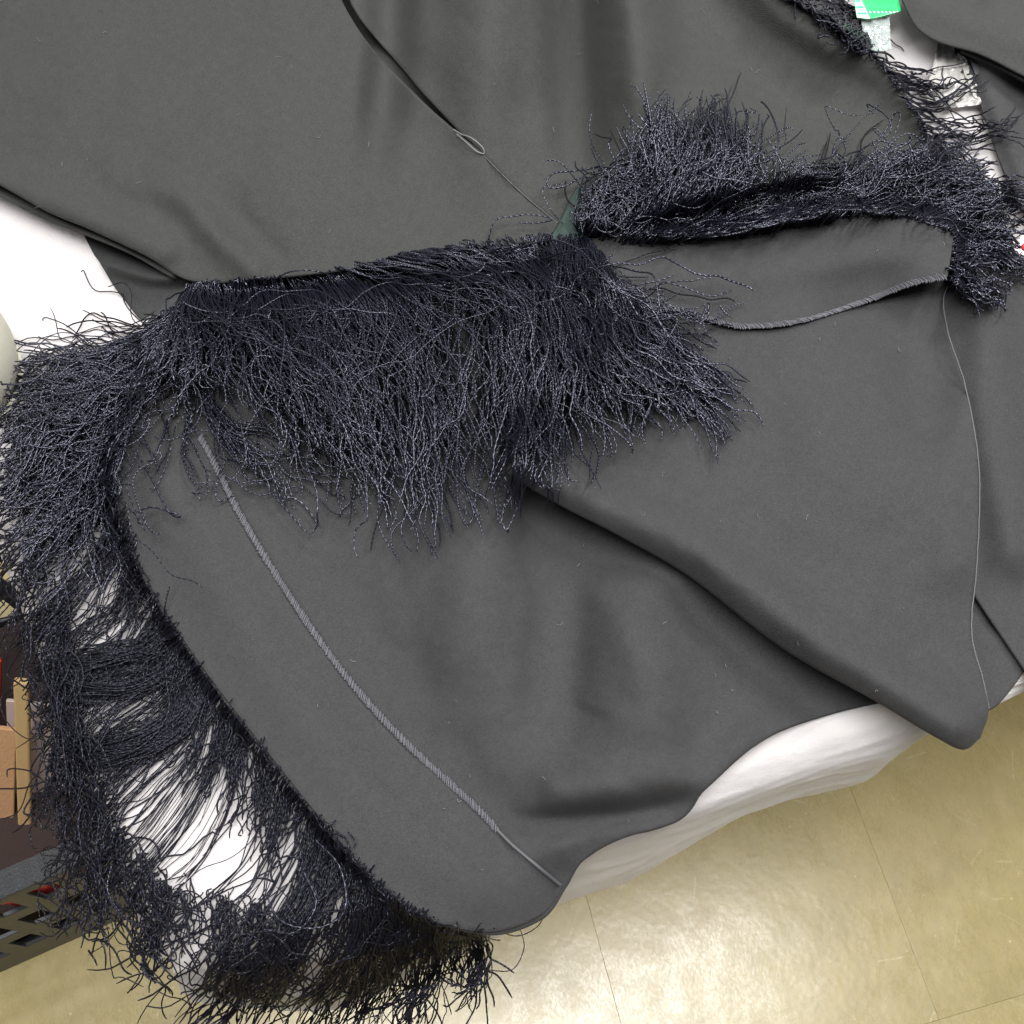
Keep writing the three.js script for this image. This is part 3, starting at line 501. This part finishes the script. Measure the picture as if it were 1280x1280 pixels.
// left fringe that spreads over the paper and past the table edge
const leftGuides = [
  [[240, 372], [180, 430], [110, 445], [30, 470]],
  [[225, 395], [160, 440], [90, 465], [0, 500]],
  [[205, 430], [150, 470], [80, 500], [-20, 550]],
  [[190, 470], [130, 510], [60, 550], [-30, 610]],
  [[165, 520], [110, 560], [50, 610], [-20, 670]],
  [[150, 555], [100, 600], [50, 660], [-5, 730]],
  [[142, 590], [110, 640], [60, 700], [10, 770]],
  [[142, 610], [115, 665], [70, 740], [25, 800]]];
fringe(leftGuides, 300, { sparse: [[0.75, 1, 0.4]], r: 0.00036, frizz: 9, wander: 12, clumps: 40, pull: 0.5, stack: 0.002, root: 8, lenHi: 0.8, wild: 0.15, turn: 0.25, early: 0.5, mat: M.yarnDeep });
const belowPad = (x, y) => y > 412 || (x > 170 && y > 352);
fringe(leftGuides, 800, { keep: belowPad, sparse: [[0.8, 1, 0.5]], frizz: 13, wander: 16, clumps: 11, pull: 1.4, stack: 0.018, root: 8, early: 0.55, r: 0.0004, wild: 0.3, turn: 0.3, hooks: 50 });
// fringe along the outer edge of the lower flap, falling over the table edge
fringe([
  [[142, 600], [130, 660], [80, 740], [30, 800]],
  [[152, 650], [135, 720], [85, 780], [40, 840]],
  [[170, 700], [150, 765], [95, 830], [45, 900]],
  [[190, 738], [165, 790], [105, 860], [50, 960]],
  [[225, 795], [195, 845], [130, 910], [65, 1010]],
  [[262, 850], [235, 905], [165, 975], [85, 1070]],
  [[300, 900], [280, 960], [215, 1050], [120, 1120]],
  [[340, 950], [325, 1010], [265, 1100], [160, 1180]],
  [[385, 1005], [375, 1070], [325, 1150], [225, 1250]],
  [[430, 1060], [425, 1120], [390, 1200], [300, 1290]],
  [[470, 1102], [470, 1150], [445, 1215], [390, 1290]],
  [[510, 1137], [512, 1175], [505, 1225], [470, 1275]],
  [[555, 1157], [562, 1185], [560, 1220], [545, 1265]],
  [[600, 1166], [606, 1185], [606, 1215], [590, 1255]]], 680, { frizz: 5, wander: 8, clumps: 24, early: 0.9, crimp: 0.7, sparse: [[0.05, 0.6, 0.22], [0.36, 0.54, 0.4]], pull: 0.9, stack: 0.008, root: 5, tuck: [8, -4, -0.008], r: 0.00034, lenLo: 0.85, lenHi: 1.15, mat: M.yarnThin, wild: 0.06, turn: 0.12, spread: 0.6, hooks: 55, gaps: [[0.10, 0.15, 0.15], [0.19, 0.25, 0.15], [0.28, 0.36, 0.22], [0.38, 0.53, 0.12], [0.60, 0.64, 0.4], [0.70, 0.74, 0.4]] });
// the dense short strands next to that edge, and the matted ends beyond the table edge
fringe([
  [[142, 600], [136, 640], [128, 680]], [[170, 700], [158, 735], [140, 780]], [[225, 795], [205, 830], [170, 870]], [[262, 850], [243, 890], [215, 950]], [[300, 900], [288, 945], [270, 1010]], [[385, 1005], [378, 1060], [350, 1120]], [[470, 1102], [470, 1145], [455, 1200]], [[555, 1157], [562, 1185], [560, 1225]], [[600, 1166], [606, 1185], [606, 1215]]], 560, { frizz: 6, wander: 8, clumps: 30, early: 0.7, crimp: 0.8, pull: 0.7, stack: 0.008, root: 5, tuck: [8, -4, -0.008], r: 0.00036, lenLo: 0.4, mat: M.yarnThin, wild: 0.1, turn: 0.2 });
fringe([
  [[70, 690], [40, 720], [20, 770], [15, 800]], [[75, 750], [45, 790], [30, 830], [20, 880]], [[80, 800], [55, 850], [40, 900], [30, 960]], [[85, 860], [65, 910], [55, 960], [55, 1010]], [[100, 920], [80, 970], [75, 1020], [85, 1080]], [[125, 990], [105, 1040], [105, 1090], [125, 1140]], [[160, 1060], [145, 1110], [150, 1160], [165, 1215]], [[215, 1110], [205, 1150], [210, 1200], [220, 1260]], [[300, 1130], [300, 1170], [300, 1215], [310, 1275]], [[400, 1150], [405, 1190], [410, 1225], [400, 1270]], [[520, 1170], [520, 1200], [525, 1235], [515, 1265]]], 520, { sparse: [[0.82, 0.93, 0.3]], frizz: 14, wander: 14, clumps: 26, early: 0.4, pull: 0.7, stack: 0.012, root: 14, r: 0.00036, mat: M.yarnThin, wild: 0.3, turn: 0.4, hooks: 40 });
// long combed strands that cross the bare paper
fringe([
  [[170, 700], [140, 745], [100, 770], [62, 800]], [[195, 745], [165, 800], [115, 840], [70, 880]], [[225, 795], [195, 860], [140, 900], [80, 950]], [[255, 840], [235, 910], [175, 970], [105, 1040]], [[280, 872], [262, 960], [215, 1040], [150, 1110]], [[310, 915], [295, 990], [260, 1070], [200, 1130]]], 190, { frizz: 1.6, wander: 6, clumps: 18, early: 0.9, pull: 0.9, stack: 0.004, root: 4, tuck: [8, -4, -0.006], r: 0.00021, lenLo: 0.9, mat: M.yarnThin, wild: 0.02, turn: 0.06, bow: 3, crimp: 0.3, hooks: 10 });
// two locks that cross the opening
fringe([[[212, 775], [180, 800], [130, 812], [60, 835]], [[222, 790], [195, 825], [140, 840], [66, 850]], [[228, 800], [205, 842], [150, 862], [70, 870]]], 150, { frizz: 3, wander: 6, clumps: 5, early: 0.9, pull: 0.6, stack: 0.006, root: 5, tuck: [8, -4, -0.006], r: 0.00032, lenLo: 0.9, mat: M.yarnThin, wild: 0.04, turn: 0.08, crimp: 0.5, hooks: 20 });
fringe([[[245, 826], [215, 880], [160, 915], [72, 930]], [[252, 836], [225, 900], [170, 935], [80, 955]], [[258, 845], [235, 915], [180, 952], [86, 985]]], 130, { frizz: 3, wander: 6, clumps: 5, early: 0.9, pull: 0.6, stack: 0.006, root: 5, tuck: [8, -4, -0.006], r: 0.00032, lenLo: 0.9, mat: M.yarnThin, wild: 0.04, turn: 0.08, crimp: 0.5, hooks: 20 });
// short fringe at the right edge of the bodice
fringe([
  [[965, -20], [990, -12], [1015, -8], [1040, -10]], [[1000, 0], [1030, 8], [1055, 15], [1080, 22]], [[1040, 26], [1060, 32], [1080, 38], [1090, 42]], [[1072, 52], [1086, 55], [1095, 60], [1105, 66]]], 190, { frizz: 6, wander: 7, clumps: 12, stack: 0.008, r: 0.00055, mat: M.yarnThin, root: 5 });
fringe([
  [[1085, 68], [1110, 78], [1135, 80], [1160, 72]], [[1105, 85], [1130, 105], [1150, 110], [1170, 100]], [[1125, 115], [1160, 118], [1200, 112], [1240, 95]], [[1135, 130], [1175, 135], [1220, 135], [1265, 118]], [[1148, 155], [1185, 160], [1225, 165], [1262, 160]], [[1158, 180], [1190, 190], [1225, 195], [1262, 205]], [[1165, 200], [1195, 215], [1230, 230], [1262, 250]]], 85, { frizz: 7, wander: 10, clumps: 8, crimp: 0.8, pull: 1.1, stack: 0.006, r: 0.00042, mat: M.yarnThin, root: 3 });
// single threads that stand apart
function thread(pts, r = 0.0003, mat = M.yarn, parent = dress) {
  const C = curve(pts), q = []; for (let k = 0; k <= 44; k++) { const p = C(k / 44); q.push(at(p[0], p[1], ground(p[0], p[1]) + p[2])); }
  for (let s = 0; s < 3; s++) for (let k = 1; k < 44; k++) q[k].y = (q[k - 1].y + 2 * q[k].y + q[k + 1].y) / 4;
  const y = new Yarn(5); y.add(q, r); part('loose_thread', y.geometry(), mat, parent);
}
thread([[704, 280, 0.003], [688, 262, 0.006], [678, 236, 0.009], [690, 232, 0.009], [706, 229, 0.008]]);
thread([[610, 300, 0.003], [620, 275, 0.007], [645, 270, 0.008], [662, 268, 0.009], [690, 274, 0.009], [672, 279, 0.007], [648, 278, 0.006]], 0.0004);
thread([[755, 355, 0.002], [790, 360, 0.004], [806, 358, 0.006], [808, 348, 0.009]], 0.0004, M.stitch);
thread([[850, 386, 0.004], [875, 392, 0.005], [884, 390, 0.006], [886, 378, 0.007]], 0.0006);
thread([[617, 1160, 0.0], [645, 1170, -0.004], [672, 1158, -0.01], [685, 1132, -0.004]], 0.00022, M.yarnThin);
thread([[604, 1212, 0.0], [640, 1212, -0.006], [655, 1185, -0.012], [650, 1160, -0.004]], 0.00022, M.yarnThin);
thread([[395, 1050, 0.012], [425, 1085, 0.014], [430, 1140, 0.016], [395, 1160, 0.016], [350, 1150, 0.014], [330, 1110, 0.012]], 0.0004);
thread([[380, 1090, 0.014], [395, 1130, 0.016], [370, 1165, 0.016], [330, 1162, 0.014]], 0.0004);
thread([[140, 1080, 0.02], [135, 1115, 0.022], [160, 1150, 0.024], [190, 1160, 0.022]], 0.0004);
thread([[435, 1040, 0.002], [444, 1052, 0.003], [443, 1060, 0.003]], 0.0003, M.yarnThin);
thread([[345, 348, 0.002], [362, 340, 0.005], [390, 338, 0.006], [420, 346, 0.004]], 0.0004, M.yarn);

{ // lint and thread ends on the cloth
  const y = new Yarn(4);
  for (let i = 0; i < 90; i++) { const x = rr(0, 1200), v = rr(0, 1100), g = ground(x, v); if (g < 0.003 || HMget(x, v) < 0.003) continue; const a = rr(0, 6.3), l = rr(2, 9), b = gauss() * 2; const q = []; for (let k = 0; k <= 5; k++) { const t = k / 5 - 0.5; const px = x + Math.cos(a) * l * t - Math.sin(a) * b * (t * t * 4), py = v + Math.sin(a) * l * t + Math.cos(a) * b * (t * t * 4); q.push(at(px, py, HMget(px, py) + 0.0003)); } y.add(q, rr(0.00006, 0.00014), 1); }
  const m = new THREE.MeshStandardMaterial({ roughness: 0.8 }); m.color.setRGB(0.11, 0.11, 0.12);
  part('lint', y.geometry(), m, dress).userData.kind = 'stuff';
}

// ------------------------------------------------------------------ label, pad, pin
{
  const lb = thing('thread_label', 'small green printed label on a clear packet beside the bodice edge', 'label', at(1098, 20));
  const c = document.createElement('canvas'); c.width = 256; c.height = 128; const k = c.getContext('2d');
  k.fillStyle = '#1fa558'; k.fillRect(0, 0, 256, 128); k.fillStyle = '#9fd8ad'; k.fillRect(0, 0, 66, 128); k.fillStyle = '#2fbf6b'; for (let i = 0; i < 6; i++) k.fillRect(6, 8 + i * 21, 52, 7);
  k.fillStyle = '#0a9447'; for (let i = 0; i < 9; i++) for (let j = 0; j < 4; j++) k.fillRect(80 + i * 19 + (j % 2) * 5, 10 + j * 30, 12, 14);
  k.fillStyle = '#9df0bd'; for (let i = 0; i < 8; i++) { k.fillRect(84 + i * 21, 26, 8, 6); k.fillRect(78 + i * 22, 108, 10, 7); }
  const t = new THREE.CanvasTexture(c); t.colorSpace = THREE.SRGBColorSpace; t.magFilter = THREE.LinearFilter;
  const mat = new THREE.MeshPhysicalMaterial({ map: t, roughness: 0.3, clearcoat: 0.4 });
  const fix = (g, x0, y0, x1, y1) => { const p = g.attributes.position, uv = g.attributes.uv; for (let i = 0; i < p.count; i++) { const q = toPx(new THREE.Vector3().fromBufferAttribute(p, i)); uv.setXY(i, (q[0] - x0) / (x1 - x0), 1 - (q[1] - y0) / (y1 - y0)); } return g; };
  const g1 = sheet({ top: H([[1064, -26], [1116, -32]], 0.02), left: H([[1064, -26], [1072, 21]], 0.02), bottom: H([[1072, 21], [1090, 22], [1126, 13]], 0.021), right: H([[1116, -32], [1126, 13]], 0.02) }, [], 0.0008, 4);
  { // print laid out along the card itself
    const p = g1.attributes.position, uv = g1.attributes.uv, o = at(1072, 21, 0.02), ax = at(1126, 13, 0.02).sub(o), ay = at(1064, -26, 0.02).sub(o); const v = new THREE.Vector3();
    for (let i = 0; i < p.count; i++) { v.fromBufferAttribute(p, i).sub(o); uv.setXY(i, v.dot(ax) / ax.lengthSq(), v.dot(ay) / ay.lengthSq()); } }
  part('card', g1, mat, lb);
  const glass = new THREE.MeshPhysicalMaterial({ roughness: 0.12, transmission: 0.85, thickness: 0, side: THREE.DoubleSide }); glass.color.setRGB(0.82, 0.88, 0.86);
  const cr = (x, y) => 0.0025 * noise.noise(x / 7, y / 7, 3.2);
  part('clear_packet', sheet({ top: H([[1077, 20], [1111, 14]], 0.017), left: H([[1077, 20], [1081, 64]], 0.017), bottom: H([[1081, 64], [1114, 62]], 0.017), right: H([[1111, 14], [1114, 62]], 0.017) }, [cr], 0.0006, 2.5, false), glass, lb);
  const dk = new THREE.MeshStandardMaterial({ roughness: 0.5 }); dk.color.setRGB(0.09, 0.09, 0.11);
  const st = (x0, y0, x1, y1, h) => sheet({ top: H([[x0, y0], [x1, y0]], h), left: H([[x0, y0], [x0 + 1, y1]], h), bottom: H([[x0 + 1, y1], [x1 + 1, y1]], h), right: H([[x1, y0], [x1 + 1, y1]], h) }, [], 0.0006, 3, false);
  part('packet_edge', st(1104, 22, 1109, 57, 0.012), dk, lb); part('packet_edge', st(1080, 26, 1091, 30, 0.012), dk, lb);
  const gy = new THREE.MeshStandardMaterial({ roughness: 0.4 }); gy.color.setRGB(0.34, 0.34, 0.38);
  part('packet_print', st(1084, 34, 1089, 49, 0.012), gy, lb); part('packet_print', st(1091, 49, 1100, 52, 0.012), dk, lb);
  part('packet_print', st(1093, 36, 1100, 41, 0.012), gy, lb);
}
{
  // cream pad at the left: a thick disc with a rounded rim
  const o = at(-78, 470, 0.01), pad = thing('cushion', 'cream rounded pad cut off by the left edge, on white paper', 'cushion', o.clone().setY(TABLE + 0.001));
  const R = at(29, 440, 0.01).distanceTo(o), pf = []; for (let k = 0; k <= 40; k++) { const w = -Math.PI / 2 + Math.PI * k / 40; pf.push(new THREE.Vector2(R * 0.72 * (k === 0 || k === 40 ? 0 : 1) + R * 0.28 * Math.cos(w) * (k === 0 || k === 40 ? 0 : 1), 0.026 + 0.026 * Math.sin(w))); }
  const m = new THREE.MeshStandardMaterial({ roughness: 0.8, bumpMap: fabBump, bumpScale: 0.0003 }); m.color.setRGB(0.66, 0.64, 0.52);
  const g = new THREE.LatheGeometry(pf, 90); g.translate(o.x, TABLE + 0.001, o.z); part('cover', g, m, pad);
  const rg = new THREE.TorusGeometry(R * 0.9, 0.0014, 8, 120); rg.rotateX(Math.PI / 2); rg.translate(o.x, TABLE + 0.0035, o.z); part('piping', rg, m, pad);
}
{ // red-headed pin at the right edge
  const p = at(1281, 309, 0.018), pin = thing('sewing_pin', 'red-headed pin at the right edge in the fringe', 'pin', p);
  const red = new THREE.MeshPhysicalMaterial({ roughness: 0.25, clearcoat: 0.6 }); red.color.setRGB(0.6, 0.04, 0.05);
  const s = new THREE.SphereGeometry(0.0017, 20, 14); s.scale(1, 1, 1.15); s.translate(p.x, p.y, p.z); part('head', s, red, pin);
  const c = new THREE.CylinderGeometry(0.0003, 0.00012, 0.03, 8); c.rotateZ(1.35); c.translate(p.x + 0.015, p.y - 0.003, p.z); part('shaft', c, M.metal, pin);
}

// ------------------------------------------------------------------ crate on the floor and what stands in it
{
  const top = 0.287, hr = top - TABLE;
  const f0 = at(0, 1102, hr), f1 = at(130, 1046, hr), A = f1.clone().sub(f0).setY(0).normalize(), B = new THREE.Vector3(A.z, 0, -A.x); if (B.z > 0) B.negate();
  const ang = -Math.atan2(A.z, A.x), Lc = 0.42, Wc = 0.30, c0 = f0.clone().addScaledVector(A, -0.27);     // left front corner of the outer wall
  const P = (a, b, y) => c0.clone().addScaledVector(A, a).addScaledVector(B, b).setY(y);
  const crate = thing('plastic_crate', 'black plastic lattice crate on the floor at the lower left', 'crate', P(Lc / 2, Wc / 2, 0));
  const mat = new THREE.MeshPhysicalMaterial({ roughness: 0.42, bumpMap: paperBump, bumpScale: 0.0004 }); mat.color.setRGB(0.028, 0.030, 0.033);
  const wall = (L) => {
    const s = new THREE.Shape([[0, 0], [L, 0], [L, top - 0.012], [0, top - 0.012]].map((p) => new THREE.Vector2(...p)));
    for (const y0 of [0.056, 0.124, 0.192]) for (let x = 0.016; x + 0.023 < L - 0.01; x += 0.036) { const h = new THREE.Path([[x, y0], [x + 0.022, y0], [x + 0.022, y0 + 0.044], [x, y0 + 0.044]].map((p) => new THREE.Vector2(...p))); s.holes.push(h); }
    return new THREE.ExtrudeGeometry(s, { depth: 0.003, bevelEnabled: true, bevelThickness: 0.0006, bevelSize: 0.0006, bevelSegments: 1 });
  };
  const put = (g, a, b, rot) => { g.rotateY(ang + rot); const p = P(a, b, 0); g.translate(p.x, 0.001, p.z); return g; };
  part('wall', put(wall(Lc), 0, 0, 0), mat, crate); part('wall', put(wall(Lc), 0, Wc - 0.004, 0), mat, crate);
  part('wall', put(wall(Wc), Lc - 0.004, 0, Math.PI / 2), mat, crate); part('wall', put(wall(Wc), 0.0, 0, Math.PI / 2), mat, crate);
  const bar = (w, h, d, a, b, y) => { const g = new RoundedBoxGeometry(w, h, d, 2, 0.002); g.rotateY(ang); const p = P(a, b, y); g.translate(p.x, y, p.z); return g; };
  part('rim', mergeGeometries([bar(Lc + 0.02, 0.012, 0.022, Lc / 2, -0.002, top - 0.006), bar(Lc + 0.02, 0.012, 0.022, Lc / 2, Wc, top - 0.006), bar(0.022, 0.012, Wc - 0.024, -0.001, Wc / 2 - 0.001, top - 0.0062), bar(0.022, 0.012, Wc - 0.024, Lc, Wc / 2 - 0.001, top - 0.0062)]), mat, crate);
  part('base', bar(Lc - 0.01, 0.006, Wc - 0.01, Lc / 2, Wc / 2, 0.006), mat, crate);
  const red = new THREE.MeshPhysicalMaterial({ roughness: 0.45 }); red.color.setRGB(0.62, 0.05, 0.04);
  const q0 = at(30, 1128, 0.212 - TABLE).addScaledVector(B, 0.013), ya = 0.135;
  const r1 = thing('red_box', 'small red box inside the black crate, seen through its holes', 'box', q0.clone().setY(ya));
  const rb = new RoundedBoxGeometry(0.04, 0.07, 0.012, 4, 0.005); rb.rotateY(ang); rb.translate(q0.x, ya + 0.035, q0.z); part('body', rb, red, r1);
  const rl = new RoundedBoxGeometry(0.041, 0.012, 0.014, 3, 0.004); rl.rotateY(ang); rl.translate(q0.x, ya + 0.0755, q0.z); part('lid', rl, red, r1);
  const dm = new THREE.MeshStandardMaterial({ roughness: 0.85, bumpMap: paperBump, bumpScale: 0.001 }); dm.color.setRGB(0.02, 0.009, 0.007);
  const db = thing('brown_box', 'dark brown box at the bottom of the black crate under the red box', 'box', P(Lc / 2, Wc / 2, 0.009));
  part('body', bar(Lc - 0.03, 0.1, Wc - 0.03, Lc / 2, Wc / 2, 0.0595), dm, db); part('lid', bar(Lc - 0.024, 0.015, Wc - 0.024, Lc / 2, Wc / 2, 0.117), dm, db);
  const card = new THREE.MeshStandardMaterial({ roughness: 0.8, bumpMap: paperBump, bumpScale: 0.0005 }); card.color.setRGB(0.52, 0.30, 0.15);
  // boards and a stick that stand in the crate: from px to px at their own heights
  const slab = (name, label, cat, a, b, w, th, mm) => { const d = b.clone().sub(a), L = d.length(), t = thing(name, label, cat, a); const g = new RoundedBoxGeometry(w, L, th, 3, Math.min(th, w) * 0.3); g.applyQuaternion(new THREE.Quaternion().setFromUnitVectors(new THREE.Vector3(0, 1, 0), d.clone().normalize())); g.translate(...a.clone().add(b).multiplyScalar(0.5).toArray()); part(name === 'wooden_stick' ? 'stick' : 'board', g, mm, t); return t; };
  const wood = new THREE.MeshStandardMaterial({ roughness: 0.55, bumpMap: paperBump, bumpScale: 0.0004 }); wood.color.setRGB(0.56, 0.38, 0.17);
  slab('wooden_stick', 'pale wooden stick standing in the black crate, right of the cardboard', 'stick', at(33, 1080, -0.66), at(27, 850, -0.42), 0.012, 0.007, wood);
  slab('cardboard_sheet', 'tan cardboard sheet standing in the black crate at the left edge', 'cardboard', at(-58, 1090, -0.68), at(-66, 900, -0.46), 0.11, 0.004, card);
  const rm = new THREE.MeshStandardMaterial({ roughness: 0.5 }); rm.color.setRGB(0.55, 0.04, 0.015);
  slab('red_folder', 'red folder behind the cardboard at the left edge', 'folder', at(-60, 960, -0.62), at(-64, 815, -0.45), 0.085, 0.006, rm);
  const gm = new THREE.MeshStandardMaterial({ roughness: 0.6 }); gm.color.setRGB(0.36, 0.30, 0.27);
  slab('grey_board', 'greyish brown board behind the wooden stick in the crate', 'board', at(62, 1070, -0.68), at(60, 880, -0.5), 0.07, 0.004, gm);
}

renderer.render(scene, camera);
